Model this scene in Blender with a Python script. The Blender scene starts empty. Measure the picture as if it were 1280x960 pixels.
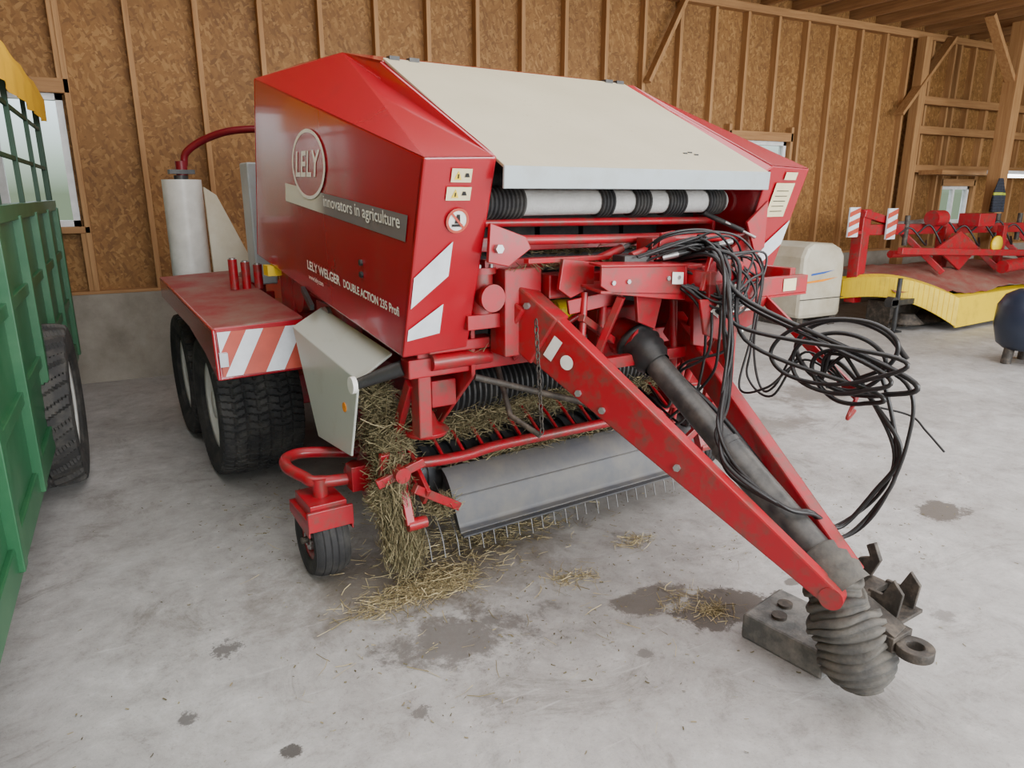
import bpy, math, random
from mathutils import Vector, Matrix
random.seed(7)
C=bpy.context.scene.collection
# ------------------------------------------------------------------ materials
def newmat(name):
    m=bpy.data.materials.new(name);m.use_nodes=True
    nt=m.node_tree;b=nt.nodes['Principled BSDF'];return m,nt,b
def N(nt,t,**kw):
    n=nt.nodes.new(t)
    for k,v in kw.items(): setattr(n,k,v)
    return n
def ramp(nt,src,stops):
    r=N(nt,'ShaderNodeValToRGB');nt.links.new(src,r.inputs[0])
    e=r.color_ramp.elements
    while len(e)<len(stops): e.new(.5)
    for el,(p,c) in zip(e,stops):
        el.position=p;el.color=(c[0],c[1],c[2],1)
    return r
def noise(nt,scale,detail=4,rough=.6,vec=None,dist=0):
    n=N(nt,'ShaderNodeTexNoise');n.inputs['Scale'].default_value=scale
    n.inputs['Detail'].default_value=detail;n.inputs['Roughness'].default_value=rough
    n.inputs['Distortion'].default_value=dist
    if vec is not None: nt.links.new(vec,n.inputs['Vector'])
    return n
def objco(nt,scale=None):
    t=N(nt,'ShaderNodeTexCoord');o=t.outputs['Object']
    if scale:
        mp=N(nt,'ShaderNodeMapping');mp.inputs['Scale'].default_value=scale
        nt.links.new(o,mp.inputs['Vector']);return mp.outputs[0]
    return o
def mix(nt,fac,a,b,mode='MIX'):
    m=N(nt,'ShaderNodeMix');m.data_type='RGBA';m.blend_type=mode
    if isinstance(fac,(int,float)): m.inputs[0].default_value=fac
    else: nt.links.new(fac,m.inputs[0])
    for i,x in((6,a),(7,b)):
        if isinstance(x,tuple): m.inputs[i].default_value=(x[0],x[1],x[2],1)
        else: nt.links.new(x,m.inputs[i])
    return m.outputs[2]
def simple(name,col,rough=.5,metal=0,dirt=None,dscale=6,damt=(.5,.75),bump=0,coat=0,bscale=60):
    m,nt,b=newmat(name);b.inputs['Roughness'].default_value=rough;b.inputs['Metallic'].default_value=metal
    if coat: b.inputs['Coat Weight'].default_value=coat;b.inputs['Coat Roughness'].default_value=.08
    co=objco(nt)
    if dirt:
        n=noise(nt,dscale,8,.65,co)
        r=ramp(nt,n.outputs[0],[(damt[0],(0,0,0)),(damt[1],(1,1,1))])
        nt.links.new(mix(nt,r.outputs[0],tuple(col),tuple(dirt)),b.inputs['Base Color'])
    else:
        n=noise(nt,9,5,.6,co)
        r=ramp(nt,n.outputs[0],[(.3,tuple(c*.85 for c in col)),(.7,tuple(min(1,c*1.1) for c in col))])
        nt.links.new(r.outputs[0],b.inputs['Base Color'])
    if bump:
        n2=noise(nt,bscale,4,.6,co);bp=N(nt,'ShaderNodeBump');bp.inputs['Strength'].default_value=bump;bp.inputs['Distance'].default_value=.01
        nt.links.new(n2.outputs[0],bp.inputs['Height']);nt.links.new(bp.outputs[0],b.inputs['Normal'])
    return m
RED=simple('red_paint',(.36,.003,.014),.24,0,(.26,.02,.025),4,(.55,.9),coat=.6)
REDF=simple('red_frame_paint',(.36,.004,.014),.38,0,(.14,.055,.042),14,(.46,.70),coat=.15)
REDDIRT=simple('red_dusty_paint',(.23,.018,.022),.6,0,(.22,.13,.10),5,(.35,.7))
CREAM=simple('cream_panel',(.56,.53,.42),.5,0,(.40,.34,.23),3,(.4,.8))
def hoodmat():
    m,nt,b=newmat('dusty_cream_hood');b.inputs['Roughness'].default_value=.40;co=objco(nt)
    n=noise(nt,1.6,6,.6,co);c=ramp(nt,n.outputs[0],[(.3,(.36,.31,.20)),(.7,(.43,.38,.255))]).outputs[0]
    n2=noise(nt,46,4,.7,co);n3=noise(nt,2.5,3,.6,co)
    a=ramp(nt,n2.outputs[0],[(.62,(0,0,0)),(.72,(1,1,1))]).outputs[0];bb=ramp(nt,n3.outputs[0],[(.40,(0,0,0)),(.62,(1,1,1))]).outputs[0]
    f=mix(nt,1.0,a,bb,'MULTIPLY')
    nt.links.new(mix(nt,f,c,(.24,.18,.09)),b.inputs['Base Color']);return m
HOOD=hoodmat()
FLANGE=simple('silver_grey_paint',(.37,.43,.45),.32,0,(.31,.34,.33),8,(.5,.8))
SHIELD=simple('pale_shield_paint',(.50,.53,.48),.34,0,(.40,.40,.33),5,(.55,.9))
RUB=simple('black_rubber',(.020,.020,.021),.75,0,(.085,.08,.07),7,(.45,.8),bump=.2)
RUBD=simple('dusty_rubber',(.062,.060,.056),.8,0,(.16,.145,.12),9,(.4,.75),bump=.3)
RUBT=simple('trailer_rubber',(.030,.029,.028),.8,0,(.11,.10,.085),9,(.45,.8),bump=.3)
PLAST=simple('black_plastic',(.022,.023,.024),.42,0,(.09,.085,.075),10,(.5,.8))
SHAFT=simple('dusty_shaft_plastic',(.032,.033,.034),.42,0,(.14,.13,.115),9,(.40,.8))
HOSE=simple('hose_rubber',(.014,.014,.015),.38)
RIM=simple('grey_rim',(.66,.66,.62),.45,0,(.40,.36,.30),9,(.55,.85))
STEEL=simple('grey_steel',(.10,.105,.115),.42,.5,(.17,.155,.13),7,(.5,.8))
GALV=simple('galvanised_steel',(.42,.42,.42),.4,.7,(.25,.22,.18),14,(.5,.8))
RUST=simple('worn_dark_metal',(.050,.044,.038),.6,.3,(.14,.115,.09),16,(.45,.7),bump=.3)
WHITE=simple('white_reflective',(.70,.75,.80),.3)
WSTK=simple('white_sticker',(.80,.80,.75),.45)
YSTK=simple('yellow_sticker',(.74,.66,.40),.45)
ORNG=simple('faded_red_stripe',(.50,.07,.04),.5)
INK=simple('black_ink',(.01,.01,.01),.5)
DARK=simple('interior_shade',(.012,.011,.010),.9)  # near-black colour standing in for the shade inside the machine
YEL=simple('yellow_paint',(.85,.60,.01),.4,0,(.5,.33,.04),5,(.5,.85))
YTARP=simple('yellow_tarpaulin',(.80,.45,.015),.6,0,(.6,.32,.02),3,(.45,.8))
GREEN=simple('green_paint',(.013,.098,.036),.42,0,(.04,.14,.06),4,(.45,.8),coat=.1)
NAVY=simple('navy_plastic',(.016,.024,.045),.35)
FILM=simple('white_film',(.60,.60,.56),.35)
NET=simple('white_net',(.50,.50,.48),.7,bump=.4,bscale=90)
AMBER=simple('amber_reflector',(.85,.28,.01),.25)
BLUE=simple('blue_sticker',(.02,.10,.45),.4)
HIVIS=simple('high_visibility_cloth',(.42,.48,.05),.8)
CLOTH=simple('dark_cloth',(.03,.035,.05),.9)
CANVAS=simple('dusty_red_canvas',(.24,.06,.045),.85,0,(.24,.15,.11),4,(.4,.7),bump=.5,bscale=14)
def bladesmat(name,stops):
    m,nt,b=newmat(name);b.inputs['Roughness'].default_value=.85
    g=N(nt,'ShaderNodeNewGeometry')
    r=ramp(nt,g.outputs['Random Per Island'],stops)
    nt.links.new(r.outputs[0],b.inputs['Base Color']);return m
HAY=bladesmat('dry_hay',[(0,(.09,.075,.035)),(.45,(.19,.16,.08)),(.8,(.34,.28,.16)),(1,(.15,.145,.065))])
STRAW=bladesmat('dry_straw',[(0,(.18,.15,.07)),(.5,(.36,.29,.15)),(1,(.55,.46,.26))])
def stripemat():
    m,nt,b=newmat('fading_stripe');b.inputs['Roughness'].default_value=.4
    s=N(nt,'ShaderNodeSeparateXYZ');nt.links.new(objco(nt),s.inputs[0])
    mr=N(nt,'ShaderNodeMapRange');mr.inputs[1].default_value=.1;mr.inputs[2].default_value=1.65
    nt.links.new(s.outputs[1],mr.inputs[0])
    r=ramp(nt,mr.outputs[0],[(0,(.17,.15,.155)),(.50,(.17,.145,.15)),(.60,(.20,.17,.17)),(.70,(.60,.59,.51)),(1,(.68,.68,.58))])
    nt.links.new(r.outputs[0],b.inputs['Base Color']);return m
STRIPE=stripemat()
def osbmat():
    m,nt,b=newmat('strand_board');b.inputs['Roughness'].default_value=.7
    cols=[];t=N(nt,'ShaderNodeTexCoord')
    for i,(rot,sc) in enumerate(((.35,(30,30,11)),(-.9,(28,28,10)),(1.6,(32,32,12)))):
        mp0=N(nt,'ShaderNodeMapping');mp0.inputs['Rotation'].default_value=(0,rot,0)
        nt.links.new(t.outputs['Object'],mp0.inputs[0])
        mp=N(nt,'ShaderNodeMapping');mp.inputs['Scale'].default_value=sc;mp.inputs['Location'].default_value=(i*3.3,0,i*1.7)
        nt.links.new(mp0.outputs[0],mp.inputs[0])
        v=N(nt,'ShaderNodeTexVoronoi');v.inputs['Scale'].default_value=1.6;nt.links.new(mp.outputs[0],v.inputs['Vector'])
        sp=N(nt,'ShaderNodeSeparateColor');nt.links.new(v.outputs['Color'],sp.inputs[0]);cols.append(sp)
    def cr(sp): return ramp(nt,sp.outputs[0],[(0,(.125,.053,.012)),(.3,(.22,.100,.025)),(.7,(.28,.138,.038)),(1,(.42,.235,.082))]).outputs[0]
    g1=N(nt,'ShaderNodeMath',operation='GREATER_THAN');nt.links.new(cols[0].outputs[1],g1.inputs[0]);g1.inputs[1].default_value=.55
    g2=N(nt,'ShaderNodeMath',operation='GREATER_THAN');nt.links.new(cols[1].outputs[1],g2.inputs[0]);g2.inputs[1].default_value=.5
    c=mix(nt,g2.outputs[0],cr(cols[2]),cr(cols[1]));c=mix(nt,g1.outputs[0],c,cr(cols[0]))
    c=mix(nt,.38,c,(.245,.115,.030))
    n=noise(nt,1.3,3,.5,objco(nt));r=ramp(nt,n.outputs[0],[(.3,(.82,.80,.78)),(.7,(1.05,1.04,1.0))])
    nt.links.new(mix(nt,1.0,c,r.outputs[0],'MULTIPLY'),b.inputs['Base Color']);return m
OSB=osbmat()
def wood(name,a,bc,sc=(30,30,1.5)):
    m,nt,b=newmat(name);b.inputs['Roughness'].default_value=.7
    n=noise(nt,1.0,6,.6,objco(nt,sc),.4)
    r=ramp(nt,n.outputs[0],[(.3,a),(.7,bc)]);nt.links.new(r.outputs[0],b.inputs['Base Color']);return m
STUD=wood('pine_stud',(.29,.14,.048),(.44,.245,.10))
JOIST=wood('pine_joist',(.20,.092,.034),(.36,.19,.075),(30,1.5,30))
RAIL=wood('pine_rail',(.26,.125,.044),(.40,.215,.085),(1.5,30,30))
def blob(nt,co,nz,cx,cy,rx,ry,soft,amp):
    mp=N(nt,'ShaderNodeMapping');mp.vector_type='POINT'
    mp.inputs['Location'].default_value=(-cx/rx,-cy/ry,0);mp.inputs['Scale'].default_value=(1/rx,1/ry,0)
    nt.links.new(co,mp.inputs[0]);ln=N(nt,'ShaderNodeVectorMath',operation='LENGTH');nt.links.new(mp.outputs[0],ln.inputs[0])
    a=N(nt,'ShaderNodeMath',operation='MULTIPLY_ADD');nt.links.new(nz,a.inputs[0]);a.inputs[1].default_value=amp;nt.links.new(ln.outputs['Value'],a.inputs[2])
    mr=N(nt,'ShaderNodeMapRange');mr.inputs[1].default_value=1+amp*.5+soft;mr.inputs[2].default_value=1+amp*.5-soft
    nt.links.new(a.outputs[0],mr.inputs[0]);return mr.outputs[0]
def floormat():
    m,nt,b=newmat('worn_concrete');co=objco(nt)
    n1=noise(nt,.7,8,.65,co);n2=noise(nt,5,12,.8,co,.3);n3=noise(nt,90,4,.75,co);n4=noise(nt,1.9,12,.85,co,.8);n5=noise(nt,24,8,.8,co)
    c=ramp(nt,n1.outputs[0],[(.3,(.38,.37,.355)),(.5,(.48,.475,.465)),(.7,(.59,.59,.58))]).outputs[0]
    c=mix(nt,.8,c,ramp(nt,n2.outputs[0],[(.30,(.40,.39,.37)),(.44,(.74,.73,.72)),(.56,(.90,.90,.89)),(.70,(1.15,1.15,1.15))]).outputs[0],'MULTIPLY')
    c=mix(nt,.85,c,ramp(nt,n4.outputs[0],[(.36,(.55,.53,.50)),(.45,(.90,.89,.88)),(.6,(1.05,1.05,1.05))]).outputs[0],'MULTIPLY')
    c=mix(nt,.6,c,ramp(nt,n5.outputs[0],[(.34,(.60,.58,.56)),(.44,(1,1,1))]).outputs[0],'MULTIPLY')
    c=mix(nt,.5,c,ramp(nt,n3.outputs[0],[(.32,(.45,.43,.4)),(.42,(1,1,1))]).outputs[0],'MULTIPLY')
    mp=N(nt,'ShaderNodeMapping');mp.inputs['Rotation'].default_value=(0,0,.6);mp.inputs['Scale'].default_value=(1.2,16,1);nt.links.new(co,mp.inputs[0])
    ns=noise(nt,1.6,8,.7,mp.outputs[0],.2)
    c=mix(nt,ramp(nt,ns.outputs[0],[(.60,(0,0,0)),(.72,(.45,.45,.45))]).outputs[0],c,(.68,.68,.67))
    nzs=noise(nt,22,12,.85,co);nz=noise(nt,5,12,.82,co,.2)
    stains_and_tones=[(2.12,2.00,.24,.13,.07,2.6,(.075,.062,.05),.9),(1.86,2.2,.2,.10,.1,2.6,(.09,.075,.06),.8),(2.55,2.0,.05,.03,.1,1.5,(.10,.085,.07),.8),
            (3.93,2.15,.16,.11,.09,3.4,(.085,.07,.055),.85),(.27,2.03,.035,.03,.12,3.6,(.05,.045,.04),.9),(1.0,2.35,.24,.18,.4,8,(.12,.11,.10),.75),
            (1.1,2.95,.6,.35,.5,2.6,(.12,.095,.065),.8),(.15,2.7,.05,.05,.2,9,(.10,.095,.09),.85),(-.02,2.35,.025,.035,.2,6,(.10,.095,.09),.85),(.7,2.0,.03,.03,.2,8,(.12,.11,.10),.8),(1.6,1.9,.03,.03,.2,5,(.12,.11,.10),.7),(2.9,1.5,.05,.04,.2,5,(.14,.13,.12),.6),
            (1.8,4.6,1.6,1.5,.8,1.2,(.16,.145,.13),.45),(5.4,4.2,.5,.3,.4,4.5,(.14,.12,.10),.7),(4.2,3.7,.5,.15,.4,4.6,(.15,.13,.11),.6),(6.4,4.5,.45,.2,.4,4.6,(.15,.13,.11),.6),(1.95,4.2,.5,.4,.3,1.5,(.12,.10,.08),.4)]  # widest soft patch and the last one darken the floor beneath the baler
    for cx,cy,rx,ry,soft,amp,col,st in stains_and_tones:
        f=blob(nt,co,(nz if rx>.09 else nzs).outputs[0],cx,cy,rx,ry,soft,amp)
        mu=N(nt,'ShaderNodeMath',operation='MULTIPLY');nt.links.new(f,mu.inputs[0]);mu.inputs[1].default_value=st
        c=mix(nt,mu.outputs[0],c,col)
    nt.links.new(c,b.inputs['Base Color'])
    rr=N(nt,'ShaderNodeMapRange');rr.inputs[3].default_value=.40;rr.inputs[4].default_value=.72;nt.links.new(n2.outputs[0],rr.inputs[0]);nt.links.new(rr.outputs[0],b.inputs['Roughness'])
    bp=N(nt,'ShaderNodeBump');bp.inputs['Strength'].default_value=.15;bp.inputs['Distance'].default_value=.01;nt.links.new(n3.outputs[0],bp.inputs['Height']);nt.links.new(bp.outputs[0],b.inputs['Normal'])
    return m
FLOOR=floormat()
CONC=simple('concrete_base',(.32,.29,.24),.85,0,(.19,.165,.13),2.5,(.35,.7),bump=.3,bscale=25)
WPVC=simple('white_window_frame',(.75,.76,.76),.4)
WALLP=simple('plain_board_wall',(.30,.19,.10),.8)
def glassmat():
    m,nt,b=newmat('window_glass');b.inputs['Roughness'].default_value=.02;b.inputs['Transmission Weight'].default_value=1;b.inputs['IOR'].default_value=1.02
    b.inputs['Base Color'].default_value=(.9,.95,.95,1);return m
GLASS=glassmat()
def emis(name,col,s):
    m,nt,b=newmat(name);b.inputs['Emission Color'].default_value=(*col,1);b.inputs['Emission Strength'].default_value=s;b.inputs['Base Color'].default_value=(*col,1);return m
TUBE=emis('lit_tube',(1,1,.95),6)

# ------------------------------------------------------------------ builder
def V(*a): return Vector(a if len(a)==3 else a[0])
def basis(d,up=V(0,0,1)):
    d=d.normalized()
    if abs(d.dot(up))>.98: up=V(1,0,0)
    a=up.cross(d).normalized();b=d.cross(a).normalized();return a,b
class B:
    def __init__(s): s.v=[];s.f=[];s.mi=[];s.sm=[];s.mats=[]
    def _m(s,mat):
        if mat not in s.mats: s.mats.append(mat)
        return s.mats.index(mat)
    def add(s,vs,fs,mat,smooth=False):
        o=len(s.v);s.v+= [tuple(v) for v in vs];k=s._m(mat)
        for f in fs: s.f.append(tuple(o+i for i in f));s.mi.append(k);s.sm.append(smooth)
        return s
    def box(s,lo,hi,mat):
        x0,y0,z0=lo;x1,y1,z1=hi
        v=[(x0,y0,z0),(x1,y0,z0),(x1,y1,z0),(x0,y1,z0),(x0,y0,z1),(x1,y0,z1),(x1,y1,z1),(x0,y1,z1)]
        return s.hexa(v,mat)
    def hexa(s,v,mat): # bottom 4, top 4
        return s.add(v,[(3,2,1,0),(4,5,6,7),(0,1,5,4),(1,2,6,5),(2,3,7,6),(3,0,4,7)],mat)
    def beam(s,p0,p1,w,h,mat,w2=None,h2=None,up=V(0,0,1)):
        p0=V(p0);p1=V(p1);a,b=basis(p1-p0,up);w2=w2 or w;h2=h2 or h;v=[]
        for p,ww,hh in((p0,w,h),(p1,w2,h2)):
            for sx,sy in((-1,-1),(1,-1),(1,1),(-1,1)): v.append(p+a*ww/2*sx+b*hh/2*sy)
        return s.add(v,[(3,2,1,0),(4,5,6,7),(0,1,5,4),(1,2,6,5),(2,3,7,6),(3,0,4,7)],mat)
    def tube(s,pts,r,mat,seg=10,caps=True,radii=None,smooth=True):
        pts=[V(p) for p in pts];n=len(pts);vs=[];fs=[];a=None
        for i,p in enumerate(pts):
            d=(pts[min(i+1,n-1)]-pts[max(i-1,0)])
            if d.length<1e-9: d=V(0,0,1)
            d.normalize()
            if a is None: a,_=basis(d)
            a=(a-d*a.dot(d));a.normalize();b=d.cross(a);rr=radii[i] if radii else r
            for k in range(seg):
                t=2*math.pi*k/seg;vs.append(p+a*math.cos(t)*rr+b*math.sin(t)*rr)
        for i in range(n-1):
            for k in range(seg):
                k2=(k+1)%seg;fs.append((i*seg+k,i*seg+k2,(i+1)*seg+k2,(i+1)*seg+k))
        s.add(vs,fs,mat,smooth)
        if caps:
            s.add(vs[:seg],[tuple(reversed(range(seg)))],mat);s.add(vs[-seg:],[tuple(range(seg))],mat)
        return s
    def cyl(s,p0,p1,r,mat,r2=None,seg=24): return s.tube([p0,p1],r,mat,seg,True,[r,r2 if r2 is not None else r])
    def lath(s,o,axis,prof,mat,seg=48,smooth=True): # (t,r) in any order
        o=V(o);ax=V(axis).normalized();a,b=basis(ax);vs=[];fs=[];n=len(prof)
        for t,r in prof:
            for k in range(seg):
                g=2*math.pi*k/seg;vs.append(o+ax*t+(a*math.cos(g)+b*math.sin(g))*max(r,1e-4))
        for i in range(n-1):
            for k in range(seg):
                k2=(k+1)%seg;fs.append((i*seg+k,i*seg+k2,(i+1)*seg+k2,(i+1)*seg+k))
        return s.add(vs,fs,mat,smooth)
    def poly(s,pts,off,mat): # extruded polygon
        off=V(off);p=[V(q) for q in pts];n=len(p);v=p+[q+off for q in p]
        fs=[tuple(reversed(range(n))),tuple(range(n,2*n))]+[(i,(i+1)%n,(i+1)%n+n,i+n) for i in range(n)]
        return s.add(v,fs,mat)
    def face(s,pts,mat): return s.add([V(p) for p in pts],[tuple(range(len(pts)))],mat)
    def disc(s,c,u,v,r,mat,r0=0,seg=36,ry=None):
        c=V(c);u=V(u);v=V(v);k=(ry or r)/r;P=[];F=[]
        for i in range(seg):
            t=2*math.pi*i/seg
            P.append(c+u*math.cos(t)*r+v*math.sin(t)*r*k)
            P.append(c+u*math.cos(t)*r0+v*math.sin(t)*r0*k)
        if r0==0: return s.add([P[2*i] for i in range(seg)],[tuple(range(seg))],mat)
        for i in range(seg):
            j=(i+1)%seg;F.append((2*i,2*j,2*j+1,2*i+1))
        return s.add(P,F,mat)
    def obj(s,name,parent=None,label=None,category=None,bevel=0,kind=None,group=None,recalc=True):
        me=bpy.data.meshes.new(name);me.from_pydata(s.v,[],s.f)
        for m in s.mats: me.materials.append(m)
        me.polygons.foreach_set('material_index',s.mi);me.polygons.foreach_set('use_smooth',s.sm);me.update()
        if recalc:
            import bmesh
            bm=bmesh.new();bm.from_mesh(me);bmesh.ops.recalc_face_normals(bm,faces=bm.faces);bm.to_mesh(me);bm.free()
        o=bpy.data.objects.new(name,me);C.objects.link(o)
        if parent: o.parent=parent
        if label:o['label']=label
        if category:o['category']=category
        if kind:o['kind']=kind
        if group:o['group']=group
        if bevel:
            md=o.modifiers.new('bevel','BEVEL');md.width=bevel;md.segments=2;md.limit_method='ANGLE';md.angle_limit=math.radians(40)
        return o
def empty(name,loc,rz,label,category,group=None):
    e=bpy.data.objects.new(name,None);C.objects.link(e);e.location=loc;e.rotation_euler=(0,0,rz);e.empty_display_size=.2
    e['label']=label;e['category']=category
    if group:e['group']=group
    return e
def catmull(pts,n=10):
    P=[V(p) for p in pts];P=[P[0]*2-P[1]]+P+[P[-1]*2-P[-2]];out=[]
    for i in range(1,len(P)-2):
        for k in range(n):
            t=k/n;a,b,c,d=P[i-1],P[i],P[i+1],P[i+2]
            out.append(.5*((2*b)+(c-a)*t+(2*a-5*b+4*c-d)*t*t+(3*b-a-3*c+d)*t**3))
    out.append(P[-2]);return out
def text(body,name,origin,u,v,height,mat,parent,width=None,bold=0.0,label=None,shear=0):
    cu=bpy.data.curves.new('tmp','FONT');cu.body=body;cu.size=1;cu.offset=bold;cu.shear=shear
    to=bpy.data.objects.new('tmp',cu);C.objects.link(to);bpy.context.view_layer.update()
    me=bpy.data.meshes.new_from_object(to);bpy.data.objects.remove(to)
    xs=[q.co.x for q in me.vertices];x0=min(xs);w=max(xs)-x0;sy=height/.7;sx=(width/w) if width else sy
    o_=V(origin);u=V(u).normalized();v=V(v).normalized()
    for q in me.vertices: q.co=o_+u*((q.co.x-x0)*sx)+v*(q.co.y*sy)
    me.materials.clear();me.materials.append(mat);me.name=name
    o=bpy.data.objects.new(name,me);C.objects.link(o)
    if parent:o.parent=parent
    if label:o['label']=label
    return o
CA,SA=math.cos(math.radians(5)),math.sin(math.radians(5))
def W(x,y,z): return V(1.960+CA*x-SA*y,2.440+SA*x+CA*y,z)
# ------------------------------------------------------------------ room
def struct(b,name,bevel=0): return b.obj(name,kind='structure',bevel=bevel)
struct(B().box((-3.6,-6,-.1),(18.2,8.0,0),FLOOR),'floor')
WX=[(-1.45,-.36,1.46,2.60),(7.55,8.66,1.46,2.48),(12.5,13.35,1.25,1.88)]
wb=B();xs=-3.6
for x0,x1,z0,z1 in WX:
    wb.box((xs,7.81,.84),(x0,7.86,4.4),OSB);wb.box((x0,7.81,.84),(x1,7.86,z0),OSB);wb.box((x0,7.81,z1),(x1,7.86,4.4),OSB);xs=x1
wb.box((xs,7.81,.84),(18.2,7.86,4.4),OSB)
struct(wb,'wall_back')
struct(B().box((-3.6,7.68,0),(18.2,7.95,.84),CONC),'baseboard_back')
struct(B().box((-3.7,-6,0),(-3.6,8,4.4),WALLP),'wall_left')
struct(B().box((18.2,-6,0),(18.3,8,4.4),WALLP),'wall_right')
struct(B().box((-3.7,-6,4.34),(18.3,8,4.42),JOIST),'ceiling')
tn=[0]
def trim(b,bevel=.004):
    tn[0]+=1;return struct(b,'trim_%d'%tn[0],bevel)
x=-1.5
while x<16:
    inwin=[w for w in WX if w[0]-.02<x<w[1]+.02]
    if inwin:
        w=inwin[0];trim(B().box((x-.024,7.71,.87),(x+.024,7.82,w[2]-.05),STUD));trim(B().box((x-.024,7.71,w[3]+.05),(x+.024,7.82,4.1),STUD))
    else: trim(B().box((x-.024,7.71,.87),(x+.024,7.82,4.1),STUD))
    x+=.575
for x0,x1,z0,z1 in WX:
    for xx in(x0-.05,x1+.05): trim(B().box((xx-.024,7.70,.87),(xx+.024,7.82,4.1 if x0<0 or x0>9 else z1+.2),STUD))
    trim(B().box((x0-.07,7.70,z1+.0),(x1+.07,7.82,z1+.12),RAIL));trim(B().box((x0-.07,7.70,z0-.06),(x1+.07,7.82,z0),RAIL))
trim(B().box((-3.6,7.69,.84),(16.5,7.83,.87),RAIL))
trim(B().box((-3.6,7.69,4.1),(18,7.83,4.2),RAIL))
trim(B().beam((5.98,7.64,3.1),(6.52,7.64,4.12),.05,.12,STUD,up=V(0,1,0)))
trim(B().beam((10.9,7.60,2.95),(12.0,7.60,4.15),.05,.16,STUD,up=V(0,1,0)))
for z in(2.15,2.75,3.2): trim(B().box((11.4,7.60,z-.06),(18,7.70,z+.06),RAIL))
trim(B().box((11.6,7.2,2.05),(18,7.6,2.12),RAIL))
for xx in(11.35,):trim(B().box((xx-.08,7.55,0),(xx+.08,7.7,4.1),STUD))
trim(B().box((11.95,6.5,0),(12.15,6.7,4.2),STUD))
trim(B().beam((12.05,6.6,3.3),(11.2,6.6,4.2),.06,.14,STUD,up=V(0,1,0)))
x=5.0
while x<17: trim(B().box((x-.03,0,4.2),(x+.03,7.81,4.34),JOIST));x+=.6
wi=0
for x0,x1,z0,z1 in WX:
    wi+=1;b=B();t=.055
    b.box((x0,7.76,z0),(x0+t,7.84,z1),WPVC).box((x1-t,7.76,z0),(x1,7.84,z1),WPVC).box((x0,7.76,z0),(x1,7.84,z0+t),WPVC).box((x0,7.76,z1-t),(x1,7.84,z1),WPVC)
    xm=(x0+x1)/2;b.box((xm-.03,7.77,z0),(xm+.03,7.83,z1),WPVC).box((x0+t,7.80,z0+t),(x1-t,7.806,z1-t),GLASS)
    struct(b,'window_%d'%wi)
# ------------------------------------------------------------------ tyres
def tyre(b,c,R,rin,w,mat,nb=40,depth=.014,style='block'):
    seg=nb*6;c=V(c);hw=w/2
    side=[(-hw*.66,rin),(-hw*.90,rin+(R-rin)*.18),(-hw,rin+(R-rin)*.5),(-hw*.98,rin+(R-rin)*.80)]
    M_=35;tread=[(-hw*.94+2*hw*.94*i/M_, R-.022*abs(-1+2*i/M_)**3) for i in range(M_+1)]
    prof=[(t,r,0) for t,r in side]+[(t,r,1) for t,r in tread]+[(-t,r,0) for t,r in reversed(side)]
    vs=[];n=len(prof)
    for i,(t,r,tr) in enumerate(prof):
        q=i-4
        for k in range(seg):
            g=2*math.pi*k/seg;rr=r
            if style=='block':
                if tr:
                    col=q//5; zz=(q%5)
                    ph=(k+(3 if col%2 else 0)+(zz if col%2 else -zz)//2)%6
                    if ph<1 or (q%5==0 and 0<q<M_ and (k//3)%4!=0): rr=r-depth
                elif i in(3,n-4) and (k%6)<2: rr=r-depth*.6
            elif style=='lug':
                if tr:
                    s_=abs(q-M_/2);lugph=(k+int(s_*.5)+(6 if q>M_/2 else 0))%12
                    if lugph>4: rr=r-depth
            elif style=='rib':
                if tr and q%7==0 and 0<q<M_: rr=r-depth
            vs.append((c.x+t,c.y+rr*math.cos(g),c.z+rr*math.sin(g)))
    fs=[(i*seg+k,i*seg+(k+1)%seg,(i+1)*seg+(k+1)%seg,(i+1)*seg+k) for i in range(n-1) for k in range(seg)]
    return b.add(vs,fs,mat,False)
def wheel(parent,c,R,rin,w,side=-1,mat=RUB,rimmat=RIM,nb=40,depth=.014,style='block'):
    c=V(c);b=B();hw=w/2
    prof=[(hw*.66,rin-.002),(hw*.76,rin+.016),(hw*.80,rin+.012),(hw*.76,rin-.015),(hw*.55,rin-.035),(hw*.48,rin*.74),(hw*.56,rin*.55),(hw*.60,rin*.36),(hw*.80,rin*.32),(hw*.84,.001)]
    b.lath(c,(side,0,0),prof,rimmat,44)
    b.lath(c,(-side,0,0),[(hw*.70,rin+.008),(hw*.3,rin-.02),(hw*.1,rin*.5),(hw*.1,0)],rimmat,32)
    for i in range(8):
        g=math.pi*2*i/8;p=c+V(side*hw*.56,math.cos(g)*rin*.46,math.sin(g)*rin*.46);b.cyl(p,p+V(side*.025,0,0),.014,GALV,seg=6)
    wh=b.obj('wheel',parent)
    t=B();tyre(t,c,R,rin,w,mat,nb,depth,style).obj('tyre',wh,recalc=True)
    return wh
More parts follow.
